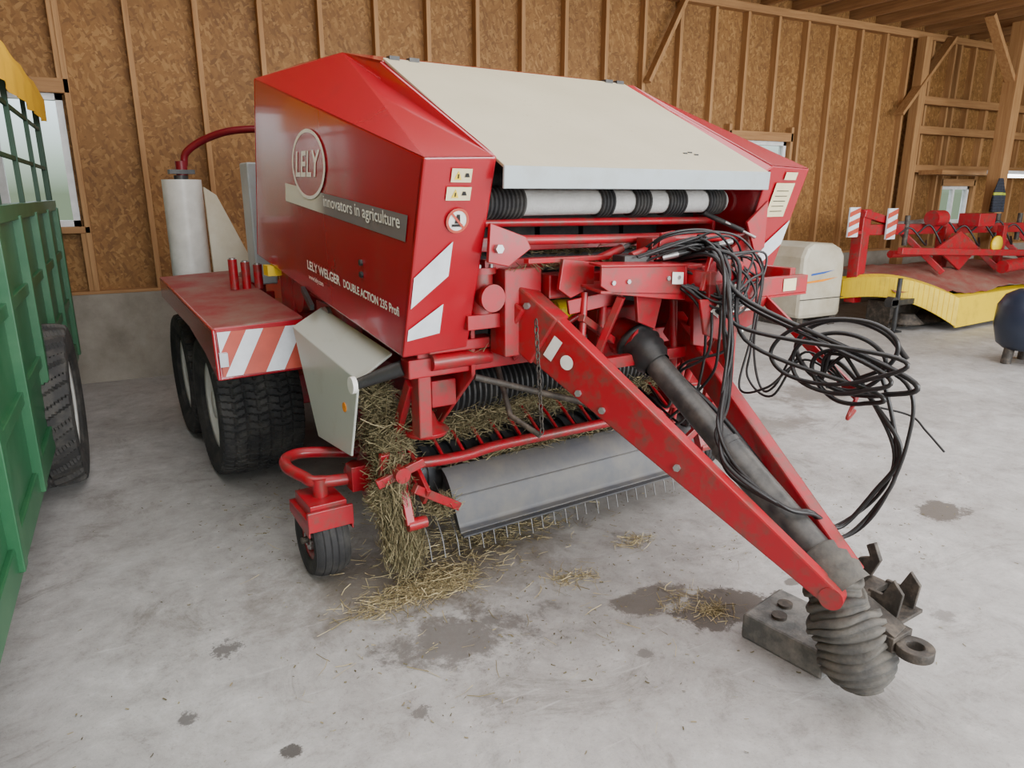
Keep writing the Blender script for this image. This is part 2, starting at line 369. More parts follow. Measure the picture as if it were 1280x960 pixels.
# ------------------------------------------------------------------ BALER
BALER=empty('round_baler',(1.960,2.440,0),math.radians(5),'large red round baler with cream hood and lowered drawbar','baler')
P=BALER
for sg in(-1,1):
    b=B();xo=1.05*sg;xi=.76*sg;T=.03*sg
    b.poly([(xo,0,1.87),(xo,2.09,2.37),(xo,2.38,1.38),(xo,.24,1.13)],(-T,0,0),RED)          # side face
    O0=(xo,0,1.87);O1=(xo,2.09,2.37);I0=(xi,0,1.88);I1=(xi,.98,2.33);I2=(xi,1.48,2.44);I3=(xi,2.3,2.49)
    if sg<0: b.add([O0,O1,I2,I0,I3,I1],[(0,1,2),(0,2,3),(1,4,2),(3,2,5)],RED,False)
    else:
        M1=(xo,1.15,2.30);b.add([O0,O1,I2,I0,I3,I1,M1],[(0,6,5,3),(6,1,2,5),(1,4,2),(0,1,6)],RED,False)
    b.poly([(xo,0,1.87),(xi,0,1.88),(xi+.0*sg,.24,1.14),(xo,.24,1.13)],(0,.03,0),RED)       # front face
    b.poly([(xi,0,1.88),(xi,.98,2.33),(xi,.98,1.75),(xi,.24,1.14)],(T*.6,0,0),RED)            # inner return
    b.poly([(xo,2.09,2.37),(xi,2.3,2.49),(xi,2.5,1.4),(xo,2.38,1.38)],(0,.02,0),RED)
    sp=b.obj('side_panel',P,bevel=.008)
    if sg<0: SP=sp
    def fp(u,z,e=.006): # front face point
        t=(1.87-z)/.74;return V(xo+(xi-xo)*u,.24*t-e,z)
    d=B()
    def quad(us,mat,e=.006): d.face([fp(u,z,e) for u,z in us],mat)
    if sg<0:
        quad([(.03,1.33),(.03,1.45),(.52,1.58),(.52,1.45)],WHITE);quad([(.03,1.20),(.03,1.245),(.50,1.34),(.50,1.22)],WHITE)
        hz=d.obj('hazard_board',sp,'red and white diagonal hazard marking',recalc=False)
        for (cu_,cz,hw_) in((.52,1.812,.14),(.51,1.75,.17)):
            d=B();quad([(cu_-hw_,cz-.023),(cu_-hw_,cz+.023),(cu_+hw_,cz+.023),(cu_+hw_,cz-.023)],YSTK);cu_-=.05
            d.face([fp(cu_-.05,cz-.014,.008),fp(cu_+.05,cz-.014,.008),fp(cu_,cz+.016,.008)],YEL)
            d.face([fp(cu_-.010,cz-.010,.009),fp(cu_+.010,cz-.010,.009),fp(cu_+.010,cz+.004,.009),fp(cu_-.010,cz+.004,.009)],INK)
            d.face([fp(cu_+.09,cz-.006,.009),fp(cu_+.16,cz-.006,.009),fp(cu_+.14,cz+.008,.009),fp(cu_+.10,cz+.008,.009)],INK)
            d.obj('warning_sticker',sp,'pale yellow warning sticker',recalc=False)
        d=B();c=fp(.54,1.655,.008);uu=V(1,0,0);vv=V(0,-.3,1).normalized()
        d.disc(c,uu,vv,.046,WSTK);c2=c-V(0,.002,0);d.disc(c2,uu,vv,.046,ORNG,r0=.037)
        dd=(uu+vv).normalized();ee=(uu-vv).normalized();c3=c-V(0,.003,0)
        d.face([c3+vv*.024+uu*.006,c3+vv*.024-uu*.006,c3-vv*.010-uu*.012,c3-vv*.010+uu*.012],INK)
        d.face([c3-vv*.012-uu*.022,c3-vv*.022-uu*.022,c3-vv*.022+uu*.022,c3-vv*.012+uu*.022],INK)
        c3=c-V(0,.004,0)
        d.face([c3+ee*.038+dd*.004,c3+ee*.038-dd*.004,c3-ee*.038-dd*.004,c3-ee*.038+dd*.004],ORNG)
        d.obj('prohibition_sticker',sp,'round white no-go sticker with red ring',recalc=False)
    else:
        quad([(.60,1.36),(.05,1.50),(.05,1.62),(.60,1.48)],WHITE);d.obj('hazard_board',sp,'white reflective marking',recalc=False)
        d=B();quad([(.76,1.64),(.76,1.80),(.28,1.80),(.28,1.64)],YSTK)
        for i in range(5): quad([(.70,1.665+i*.024),(.70,1.669+i*.024),(.38,1.669+i*.024),(.38,1.665+i*.024)],INK,.008)
        d.obj('instruction_sticker',sp,'cream instruction sticker',recalc=False)
        d=B();quad([(.3,1.815),(.3,1.85),(.6,1.85),(.6,1.815)],YSTK)
        d.obj('warning_sticker',sp,'pale yellow warning sticker',recalc=False)
# side graphics
X=-1.0535;U=V(0,-1,-.083);Vv=V(0,0,1)
B().face([(X,1.64,1.805),(X,.14,1.675),(X,.17,1.58),(X,1.66,1.715)],STRIPE).obj('stripe_decal',SP,'pale stripe turning grey',recalc=False)
b=B();c=V(X-.003,1.235,1.885);b.disc(c,V(0,-1,0),V(0,0,1),.250,WSTK,r0=.226,ry=.160,seg=64)
b.disc(c+V(.0015,0,0),V(0,-1,0),V(0,0,1),.230,RED,ry=.149,seg=48).obj('logo_decal',SP,'round ring emblem',recalc=False)
text('LELY','lettering',(X-.004,1.235+.20,1.836),V(0,-1,-.02),Vv,.115,WSTK,SP,width=.39,bold=.02,label='pale slanted emblem lettering',shear=.3)
text('innovators in agriculture','lettering',(X-.004,1.04,1.697),U,Vv,.050,WSTK,SP,width=.84,bold=.008,label='pale slogan lettering')
text('LELY WELGER','lettering',(X-.004,1.35,1.385),U,Vv,.042,WSTK,SP,width=.47,bold=.025,label='white model lettering')
text('DOUBLE ACTION 235 Profi','lettering',(X-.004,.84,1.345),U,Vv,.034,WSTK,SP,width=.60,bold=.025,label='white model lettering')
text('www.lely.com','lettering',(X-.004,1.34,1.335),U,Vv,.024,WSTK,SP,width=.22,bold=.01,label='white web address lettering')
for z in(1.42,1.47): B().cyl((X+.003,.62,z),(X-.008,.62,z),.013,PLAST).obj('latch',SP,'black latch')
# hood
b=B();b.poly([(-.75,-.03,1.836),(.70,-.03,1.836),(.70,1.0,2.336),(-.75,1.0,2.336)],(0,0,.014),HOOD)
b.poly([(-.755,-.035,1.768),(.705,-.035,1.768),(.705,-.04,1.848),(-.755,-.04,1.848)],(0,.012,0),FLANGE)
hood=b.obj('hood',P,'dusty cream sloping hood with silver-grey front lip',bevel=.003)
B().poly([(.70,0,1.835),(.77,0,1.87),(.77,1.0,2.335),(.70,1.0,2.33)],(0,0,.01),RED).obj('roof_strip',P,'red roof strip')
for xx in(-.70,-.60,.58,.66): B().box((xx-.025,.98,2.335),(xx+.025,1.02,2.358),PLAST).obj('hinge',hood,'black hinge')
for i,(xx,yy) in enumerate(((.30,.12),(.34,.13),(.36,.11))): B().box((xx,yy,1.85+.485*(yy+.03)+.0),(xx+.022,yy+.012,1.856+.485*(yy+.03)),INK).obj('smudge_sticker',hood,'small dark sticker remnant')
b=B().poly([(-.76,.98,2.32),(.76,.98,2.32),(.76,1.48,2.43),(-.76,1.48,2.43)],(0,0,.012),RED)
b.poly([(-.76,1.48,2.43),(.76,1.48,2.43),(.76,2.3,2.48),(-.76,2.3,2.48)],(0,0,.012),RED);b.obj('roof_panel',P,'red roof panel')
b=B();prof=[(1.1,2.3),(2.2,2.42),(2.9,2.2),(3.2,1.8),(3.15,1.3),(2.7,.95),(1.1,.9)]
b.poly([(-.74,y,z) for y,z in prof],(1.48,0,0),REDF);b.obj('bale_chamber',P,'red bale chamber housing',bevel=.02)
# front interior
b=B();b.box((-.72,.70,.9),(.72,.74,1.95),DARK)  # black backing sheet paints the shade of the void behind the belts
for i in range(5): b.box((-.66+i*.27,.64,.95),(-.66+i*.27+.24,.71,1.90),RUB)
b.obj('bale_belt',P,'dark rubber belts over a shade-black backing inside the chamber')
for sg in(-1,1):
    B().poly([(.70*sg,.28,1.0),(.70*sg,.28,1.62),(.70*sg,.5,1.9),(.70*sg,1.3,2.0),(.70*sg,1.3,.8),(.70*sg,.6,.7)],(.02*sg,0,0),REDF).obj('chamber_wall',P,bevel=.004)
b=B();b.cyl((-.74,.28,1.715),(.74,.28,1.715),.054,NET);nr=b.obj('net_roller',P,'white net wrap roll with ribbed black sleeves')
for x0,x1 in((-.74,-.48),(-.08,.0),(.12,.21),(.33,.44),(.60,.72)):
    x=x0;prof=[]
    while x<x1: prof+=[(x,.060),(x+.006,.067),(x+.014,.067),(x+.02,.060)];x+=.02
    B().lath((0,.28,1.715),(1,0,0),prof,RUB,28,False).obj('roller_sleeve',nr,'ribbed black sleeve')
B().cyl((-.74,.45,1.64),(.74,.45,1.64),.035,RUB).obj('roller',P,'dark guide roller')
B().cyl((-.72,.5,1.45),(.72,.5,1.45),.05,STEEL).obj('roller',P,'steel roller')
B().tube([(-.60,.1,1.575),(.80,.1,1.545)],.020,REDF).obj('crossbar',P)
B().tube([(-.66,.3,1.635),(.70,.3,1.62)],.018,REDF).obj('crossbar',P)
B().beam((-.70,.22,1.475),(.66,.22,1.455),.05,.04,REDF).obj('crossbar',P,bevel=.003)
B().beam((-.70,.4,1.54),(.66,.4,1.53),.03,.06,REDF).obj('crossbar',P,bevel=.003)
B().beam((-.62,.02,1.50),(-.08,.12,1.485),.03,.02,REDF).obj('crossbar',P,bevel=.003)
b=B().poly([(-.76,.05,1.645),(-.60,.05,1.59),(-.575,.05,1.545),(-.68,.05,1.48),(-.77,.05,1.50)],(0,.02,0),REDF);b.cyl((-.73,.03,1.55),(-.73,.09,1.55),.018,GALV,seg=6);b.obj('bracket',P,bevel=.003)
B().poly([(.60,.06,1.50),(.77,.06,1.60),(.77,.06,1.40),(.66,.06,1.38)],(0,.02,0),REDF).obj('bracket',P,bevel=.003)
B().poly([(.62,.0,1.62),(.76,.0,1.72),(.76,.0,1.50),(.70,.0,1.46)],(0,.015,0),REDF).obj('bracket',P,bevel=.003)
B().cyl((.50,.16,1.66),(.62,.02,1.58),.012,PLAST).cyl((.56,.08,1.62),(.66,-.02,1.55),.007,GALV).obj('gas_strut',P,'black gas strut')
B().cyl((-.30,.12,1.44),(-.05,.12,1.52),.02,REDF).cyl((-.05,.12,1.52),(.05,.12,1.55),.010,GALV).obj('hydraulic_cylinder',P,'small red hydraulic cylinder')
B().poly([(-.44,.02,1.50),(-.28,.02,1.48),(-.28,.02,1.38),(-.40,.02,1.34),(-.46,.02,1.38)],(0,.02,0),REDF).obj('bracket',P,bevel=.003)
B().poly([(-.10,-.04,1.36),(.06,-.04,1.34),(.02,-.04,1.18),(-.08,-.04,1.22)],(0,.02,0),REDF).obj('bracket',P,bevel=.003)
B().poly([(.18,-.10,1.32),(.34,-.10,1.32),(.28,-.10,1.08),(.20,-.10,1.10)],(0,.02,0),REDF).obj('bracket',P,bevel=.003)
B().beam((-.40,.04,1.30),(-.16,-.02,1.34),.02,.06,REDF).obj('linkage',P,bevel=.003)
B().beam((-.36,.0,1.26),(-.10,.10,1.12),.03,.03,REDF).obj('linkage',P,bevel=.003)
B().beam((-.20,-.06,1.34),(-.26,.02,1.08),.05,.03,REDF).obj('linkage',P,bevel=.003)
B().cyl((-.42,.05,1.20),(-.42,.05,1.02),.02,GALV).cyl((-.42,.05,1.22),(-.42,.05,1.14),.032,REDF).obj('adjusting_spindle',P,'steel adjusting spindle')
B().lath((-.30,.06,1.06),(0,0,1),[(i*.006,.014+.005*(i%2)) for i in range(20)],STEEL,16,False).obj('coil_spring',P,'grey coil spring')
# gearbox left inside
gx,gy=-.70,.24
b=B().cyl((gx,gy,1.26),(gx,gy,1.44),.055,REDF).cyl((gx,gy,1.44),(gx,gy,1.465),.07,REDF).box((gx-.09,gy-.06,1.22),(gx+.10,gy+.08,1.28),REDF).cyl((gx+.09,gy-.05,1.28),(gx+.09,gy-.05,1.43),.025,REDF)
for i in range(6):
    g=i*math.pi/3;b.cyl((gx+.055*math.cos(g),gy+.055*math.sin(g),1.465),(gx+.055*math.cos(g),gy+.055*math.sin(g),1.478),.009,GALV,seg=6)
b.cyl((gx,gy-.10,1.35),(gx,gy,1.35),.045,REDF).cyl((gx,gy-.11,1.35),(gx,gy-.09,1.35),.055,REDF).obj('gearbox',P,'red gearbox with bolts',bevel=.003)
# main frame
b=B();b.box((-.64,.14,1.10),(-.46,.26,1.46),REDF).box((.40,.10,1.10),(.66,.22,1.42),REDF).box((-1.0,.30,1.02),(1.0,.38,1.10),REDF)
b.box((-.45,.10,1.33),(.45,.20,1.43),REDF).box((-.92,.27,1.12),(-.60,.36,1.165),REDF)
b.box((-.95,.32,.75),(-.89,.40,1.12),REDF).box((.90,.30,.70),(.98,.44,1.12),REDF).box((-.85,.4,.85),(-.73,3.9,.97),REDF).box((.73,.4,.85),(.85,3.9,.97),REDF)
b.box((-1.0,2.75,.36),(1.0,2.95,.5),REDF)
for yy in(2.38,3.34): b.cyl((-1.1,yy,.44),(1.1,yy,.44),.045,RUST)
b.box((-.92,2.3,.40),(-.80,3.45,.60),REDF).box((.80,2.3,.40),(.92,3.45,.60),REDF)
b.cyl((-.90,.30,1.08),(-.62,.30,1.08),.035,REDF)
b.obj('main_frame',P,'red welded main frame',bevel=.006)
# centre tray
b=B().poly([(-.36,-.12,1.475),(.10,-.12,1.455),(.11,-.12,1.31),(-.02,-.12,1.325),(-.30,-.12,1.365),(-.36,-.12,1.40)],(0,.012,0),REDF).poly([(-.36,-.12,1.37),(.11,-.12,1.33),(.14,.2,1.36),(-.34,.2,1.40)],(0,0,.012),REDF)
b.poly([(.10,-.12,1.455),(.10,.2,1.46),(.11,.2,1.34),(.11,-.12,1.33)],(.012,0,0),REDF)
b.poly([(-.37,-.13,1.475),(.11,-.13,1.455),(.11,-.05,1.46),(-.37,-.05,1.48)],(0,0,.01),REDF);tray=b.obj('console_tray',P,bevel=.003)
for xx in(-.30,-.22,.0,.06): B().cyl((xx,-.128,1.41),(xx,-.118,1.41),.010,GALV,seg=6).obj('bolt',tray,'grey bolt')
B().face([(.02,-.126,1.385),(.085,-.126,1.38),(.085,-.126,1.43),(.02,-.126,1.435)],WSTK).obj('rating_plate',tray,'white rating sticker',recalc=False)
b=B().cyl((-.12,-.02,1.50),(.14,.02,1.55),.016,REDF).box((-.02,-.04,1.48),(.10,.06,1.57),REDF).poly([(.0,-.05,1.48),(.12,-.05,1.50),(.10,-.05,1.60),(.02,-.05,1.59)],(0,.015,0),REDF).obj('control_lever',P,bevel=.003)
B().box((-.18,-.05,1.47),(-.04,.03,1.505),PLAST).obj('control_box',P,'black control box',bevel=.005)
# right bracket
b=B().box((.12,-.24,1.31),(.78,-.20,1.39),REDF).box((.12,-.24,1.30),(.16,.1,1.44),REDF).box((.70,-.2,1.30),(.74,.2,1.42),REDF)
b.poly([(.06,-.25,1.33),(.50,-.25,1.31),(.42,-.25,1.20),(.20,-.25,1.145),(.10,-.25,1.18)],(0,.015,0),REDF);b.box((.12,-.24,1.30),(.78,.2,1.31),REDF)
b.poly([(.10,-.22,1.36),(.14,-.22,1.50),(.34,-.22,1.47),(.40,-.22,1.36)],(0,.02,0),REDF).poly([(.42,-.1,1.39),(.50,-.1,1.50),(.60,-.1,1.48),(.66,-.1,1.39)],(0,.015,0),REDF)
br=b.obj('hose_bracket',P,bevel=.004)
b=B().face([(.14,-.254,1.262),(.40,-.254,1.262),(.40,-.254,1.295),(.14,-.254,1.295)],WSTK);b.face([(.12,-.255,1.278),(.17,-.255,1.245),(.17,-.255,1.31)],WSTK);b.obj('arrow_sticker',br,'white arrow sticker',recalc=False)
text('5-6 Balk/knife','lettering',(.18,-.256,1.270),V(1,0,0),V(0,0,1),.018,ORNG,br,width=.20,bold=.01)
for x0,x1,m_ in((.60,.69,YSTK),(.20,.30,WSTK)): B().face([(x0,-.244,1.325),(x1,-.244,1.325),(x1,-.244,1.38),(x0,-.244,1.38)],m_).obj('warning_sticker',br,'cream warning sticker',recalc=False)
for a_,c_,r in(((-.33,.02,1.36),(-.36,.0,1.02),.016),((-.16,.1,1.34),(-.16,.12,1.0),.02),((.16,.0,1.34),(.22,.02,.78),.018),((.3,.0,1.3),(.3,.1,.6),.014),((.5,.06,1.2),(.5,.3,.6),.022),((-.05,.2,1.3),(-.5,.3,1.05),.014),((.62,.0,1.3),(.62,.3,.9),.016)):
    B().tube([a_,c_],r,REDF).obj('rod',P)
b=B().cyl((-.28,.30,1.24),(-.20,.30,1.24),.05,YEL).cyl((-.30,.30,1.24),(-.28,.30,1.24),.035,YEL).obj('clutch_guard',P,'yellow round guard')
b=B().box((-.15,.15,.98),(.15,.42,1.26),REDF).cyl((0,.0,1.11),(0,.16,1.12),.085,REDF).obj('drive_gearbox',P,bevel=.01)
# PTO
d0=V(0,.06,1.12);d1=V(.01,-1.04,.43);dd=(d1-d0).normalized();L=(d1-d0).length
b=B();b.lath(d0,dd,[(0,.06),(0,.100),(.02,.100),(.03,.084),(.05,.096),(.07,.082),(.09,.092),(.11,.078),(.13,.082),(.15,.066),(.17,.062)],PLAST,32)
b.tube([d0+dd*.1,d0+dd*L*.50],.054,SHAFT,28).tube([d0+dd*L*.49,d0+dd*L*.51],.064,SHAFT,28).tube([d0+dd*L*.50,d1],.062,SHAFT,28)
pto=b.obj('drive_shaft',P,'dusty black guarded drive shaft')
e0=V(.01,-.975,.45);e1=V(.025,-1.155,.10)
ax=(e1-e0);Lb=ax.length;pr=[(0,.03)]
rad=[.082,.100,.088,.108,.100,.118,.124,.120,.126,.125,.124,.120,.112,.098]
n=len(rad)
for i,base in enumerate(rad):
    t=i/n;pr+=[(t*Lb,base*.92),(t*Lb+.25*Lb/n,base*1.02),(t*Lb+.7*Lb/n,base*1.02),(t*Lb+.95*Lb/n,base*.92)]
pr+=[(Lb,.075),(Lb+.005,.055),(Lb+.03,.05),(Lb+.032,0)]
bl=B().lath(e0,ax,pr,RUBD,52).obj('shaft_bellows',pto,'ribbed grey rubber bellows',recalc=True)
axn=ax.normalized()
for v in bl.data.vertices:
    t=(v.co-e0).dot(axn);k=max(0,1-t/Lb);v.co+=V(.010*math.sin(t*38+v.co.x*18),.006*math.sin(v.co.x*30+t*50),(.007+.010*k)*math.sin(v.co.x*26+v.co.y*20))
B().lath(d0+dd*(L-.15),dd,[(0,.062),(.01,.076),(.04,.070),(.06,.088),(.09,.082),(.11,.096),(.14,.086),(.17,.09)],RUBD,30).obj('shaft_collar',pto,'folded rubber collar')
# drawbar arms
AR={-1:((-.52,.14,1.235),(-.075,-1.05,.425)),1:((.31,.14,1.16),(.06,-1.04,.455))}
for sg in(-1,1):
    b=B();p0,p1=AR[sg]
    if sg<0:
        b.beam(p0,p1,.075,.235,REDF,.050,.075)
        a0=V(p0);a1=V(p1);dr=(a1-a0).normalized();aa,bb=basis(a1-a0)
        b.beam(a0-dr*.16,a0+dr*.12,.10,.235,REDF)
        b.beam(a0-dr*.20,a0-dr*.02,.14,.12,REDF)
        b.cyl(a1-aa*.028,a1+aa*.028,.040,REDF)
        arm=b.obj('drawbar_arm',P,'deep red tapering drawbar arm',bevel=.008)
        outn=aa if aa.x<0 else -aa
        def ap(t,h,e=.04): return a0+dr*t+bb*h+outn*e
        for t,h in((-.12,.07),(-.12,-.07),(-.02,.08),(.36,-.07),(.48,-.055),(.84,-.02)):
            e_=.05 if t<.1 else .035-.008*t
            B().cyl(ap(t,h,e_-.02),ap(t,h,e_+.014),.014,GALV,seg=6).obj('bolt',arm,'grey bolt')
        B().face([ap(u_,h_,.042) for u_,h_ in ((.145,-.045),(.19,-.045),(.19,.055),(.145,.055))],WSTK).obj('instruction_sticker',arm,'white instruction sticker',recalc=False)
        B().disc(ap(.25,-.0,.042),dr,bb,.03,WSTK).obj('round_sticker',arm,'white round sticker',recalc=False)
    else:
        b.beam(p0,p1,.07,.13,REDF,.055,.08);b.obj('drawbar_arm',P,'red box-section drawbar arm',bevel=.008)
B().beam((-.46,-.0,1.05),(.31,-.0,1.05),.04,.05,REDF).obj('cross_brace',P,bevel=.004)
b=B();b.beam((-.09,-1.02,.435),(.10,-1.0,.450),.09,.05,REDF);b.obj('drawbar_head',P,bevel=.008)
# hitch
b=B();b.beam((.06,-1.0,.38),(.09,-1.20,.29),.10,.05,RUST)
b.lath((.085,-1.265,.26),(0,0,1),[(0,.028),(0,.06),(.035,.06),(.035,.028),(0,.028)],RUST,28)
b.box((.03,-1.22,.25),(.15,-1.10,.31),RUST)
for xx in(.15,.26):
    b.poly([(xx,-1.03,.31),(xx,-1.16,.31),(xx,-1.17,.41),(xx,-1.13,.45),(xx,-1.10,.38),(xx,-1.05,.38)],(.015,0,0),RUST)
b.box((.12,-1.18,.30),(.29,-1.02,.315),RUST)
b.poly([(.24,-.92,.37),(.24,-1.0,.37),(.24,-1.03,.45),(.24,-1.0,.51),(.24,-.97,.49),(.24,-.99,.45),(.24,-.95,.43)],(.02,0,0),RUST)
b.box((.06,-1.06,.345),(.27,-.90,.37),RUST)
b.obj('hitch',P,'worn dark steel hitch with eye and lugs',bevel=.003)
B().beam((.50,-.22,1.30),(.28,-.84,1.03),.012,.045,REDF).obj('hose_support',P,bevel=.002)
B().tube(catmull([(.28,-.84,1.03),(.22,-.86,1.0),(.2,-.86,.96),(.34,-.80,.95)],6),.008,REDF,8).obj('hose_hook',P)
# hoses
def hose(pts,r=.009,n=10): B().tube(catmull(pts,n),r,HOSE,8).obj('hydraulic_hose',P,'black rubber hose')
rr=random.Random(21)
def jj(s=.03): return rr.uniform(-s,s)
for i in range(4):
    r=.0065+rr.random()*.003;k=i/4
    hose([(.16+jj(.06),.02,1.46),(.15+jj(.05),-.25+jj(),1.50+jj()),(.12+jj(.04),-.37+jj(),1.22+jj(.05)),(.02+jj(.04),-.45+jj(.03),1.00+jj(.05)),(-.10+jj(.03),-.53+jj(.02),.88+jj(.03)),(-.17+jj(.03),-.66+jj(.03),.78+jj(.02)),
          (-.07,-.82+jj(.02),.665),(.05,-.88+jj(.02),.61+jj(.02)),(.17+jj(.02),-.90+jj(.04),.50+.06*k),(.26+jj(.02),-.97+jj(.04),.62+.10*k),(.27+jj(.02),-1.00+jj(.06),.86+jj(.04)),(.27+jj(.02),-.96+jj(.08),1.08+jj(.06)),(.26+jj(),-.80+jj(.06),1.18+jj(.04)),(.26,-.70+jj(.05),1.06)],r)
for i in range(4):
    w_=(.15,.20,.24,.27)[i];h_=(.09,.11,.13,.12)[i];cy=(-.80,-.78,-.80,-.76)[i];cz=(1.10,1.15,1.17,1.19)[i];x0=.20+jj(.04);ph=(.2,-.15,.1,-.3)[i]
    pts=[(.12+jj(.08),.02,1.49+jj()),(.16+jj(.08),-.14,1.53+jj()),(.20+jj(.05),-.27,1.44+jj(.05)),(.20+jj(.08),-.40+jj(),1.25+jj(.08))]
    nn=(8,12,9,11)[i]
    for q in range(nn):
        g=math.radians(185)+q/8.5*2*math.pi
        pts.append((x0+jj(.01)+q*.008,cy+w_*math.cos(g)*(1-.02*q),cz+h_*math.sin(g)+ph*w_*math.cos(g)*.5))
    hose(pts,.0075+rr.random()*.0025)
for i in range(4):
    hose([(.06+jj(.05),.05,1.44),(.14+jj(.06),-.2+jj(.05),1.35+jj(.05)),(.16+jj(.06),-.27+jj(.05),1.12),(.08+jj(.08),-.18+jj(.08),.92+jj(.1)),(.14+jj(.08),.0+jj(.08),.74+jj(.08)),(.3+jj(.1),.3,.80)],.0065)
for i in range(13):
    hose([(-.08+jj(.06),-.02+jj(.05),1.50+jj(.02)),(.08+jj(.09),-.12+jj(.05),1.56+jj(.04)),(.22+jj(.08),-.18+jj(.05),1.54+jj(.06)),(.36+jj(.10),-.20+jj(.05),1.46+jj(.06)),(.28+jj(.10),-.27+jj(.03),1.36+jj(.06)),(.18+jj(.08),-.28,1.30+jj(.05)),(.10+jj(.05),-.15,1.38)],.0052)
for i in range(3):
    hose([(.3+jj(.1),-.05,1.5+jj()),(.44+jj(.05),-.22,1.45+jj(.04)),(.34+jj(.06),-.34,1.20+jj(.08)),(.24+jj(.06),-.40+jj(.05),1.0+jj(.1)),(.20+jj(.05),-.52,1.06+jj(.1)),(.26,-.62,1.18+jj(.06)),(.28,-.80,1.06)],.005)
hose([(.30,-.9,1.0),(.36,-1.0,.98),(.36,-1.06,.94),(.34,-1.14,.89)],.004)
for i in range(5):
    a=(.02+i*.06,-.06-.02*i,1.49+.012*i);B().cyl(a,(a[0]+.06,a[1]-.03,a[2]+.015),.013,PLAST if i%2 else GALV,seg=12).obj('hose_coupling',P,'hose coupling')
hose([(.07,.0,1.05),(.11,-.35,.86),(.11,-.7,.62),(.09,-.98,.46)],.011)
b=B()
for i in range(18):
    z=1.27-i*.026;c=V(-.62+.002*i,-.05,z);p=[]
    for q in range(13):
        g=q/12*2*math.pi
        p.append(c+ (V(.008*math.cos(g),0,.017*math.sin(g)) if i%2 else V(0,.008*math.cos(g),.017*math.sin(g))))
    b.tube(p,.003,RUST,5,False)
b.obj('chain',P,'thin rusty chain')
B().tube([(-.58,-.03,.80),(-.64,.1,.86),(-.55,.35,1.02)],.012,RUST).obj('rod',P,'rusty rod')
B().tube([(-.75,.2,1.02),(-.25,.05,.86)],.014,RUST).obj('rod',P,'rusty rod')
# ------------------------------------------------------------------ pickup
b=B();b.cyl((-.82,.86,.38),(.90,.86,.38),.12,STEEL)
for i in range(22): b.cyl((-.80+i*.08,.86,.38),(-.765+i*.08,.86,.38),.14,STEEL,seg=28)
pk=b.obj('pickup_drum',P,'steel banded pickup drum')
tm=B().tube(catmull([(0,.74,.36),(0,.60,.26),(0,.51,.16),(0,.475,.06)],5),.0032,simple('tine_steel',(.22,.22,.22),.45,.4),6).obj('tine',pk)
for i in range(25):
    if i: t=tm.copy();C.objects.link(t)
    else: t=tm
    t.location=(-.84+i*.072,rr.uniform(-.012,.012),rr.uniform(0,.02))
prof=[];x=-.66
while x<.62: prof+=[(x,.105),(x+.010,.125),(x+.020,.125),(x+.03,.105)];x+=.03
B().lath((0,.66,.84),(1,0,0),prof,PLAST,36,False).obj('feed_rotor',P,'ribbed black feed rotor')
wp=catmull([(0,.63,.465),(0,.575,.435),(0,.525,.37),(0,.495,.29),(0,.475,.205)],4);wp=[(p.y,p.z) for p in wp]+[(.46,.198),(.44,.196)];vs=[];fs=[]
for y,z in wp: vs+=[(-.70,y,z),(1.0,y,z)]
for y,z in reversed(wp): vs+=[(-.70,y+.006,z+.004),(1.0,y+.006,z+.004)]
n=len(wp)*2
for i in range(n): fs.append((2*i,2*i+1,(2*i+3)%(2*n),(2*i+2)%(2*n)))
WG=simple('wind_guard_steel',(.085,.09,.10),.5,.0,(.17,.155,.13),5,(.38,.78))
b=B().add(vs,fs,WG,True);b.add(vs,[tuple(range(0,2*n,2)),tuple(range(2*n-1,0,-2))],WG);wg=b.obj('wind_guard',P,'dusty dark grey steel wind guard')
B().box((-.70,.41,.186),(1.0,.44,.194),STEEL).obj('guard_strip',wg,'metal edge strip')
B().tube([(-.70,.512,.352),(1.0,.512,.352)],.003,WG).obj('guard_seam',wg)
B().tube(catmull([(-1.0,1.0,.54),(-.97,.72,.54),(-.84,.62,.525),(-.6,.60,.515),(-.4,.60,.53),(.1,.59,.53),(.6,.58,.53),(.98,.60,.52),(1.02,.85,.5)],6),.027,REDF,14).obj('guard_tube',P,'red front guard tube')
b0=B().tube(catmull([(0,.60,.53),(-.01,.72,.62),(-.03,.88,.71),(-.05,1.02,.75)],4),.009,REDF,8).obj('crop_guard_rod',P)
for i in range(14):
    t=b0
    if i: t=b0.copy();C.objects.link(t)
    t.location=(-.70+i*.115,0,0)
b=B().box((-.66,1.0,.60),(.72,1.1,.92),DARK);b.box((-.80,1.02,.45),(.86,1.1,.62),RUST);b.obj('pickup_crossbeam',P,bevel=.004)  # upper box is a shade-black backing behind the feed rotor
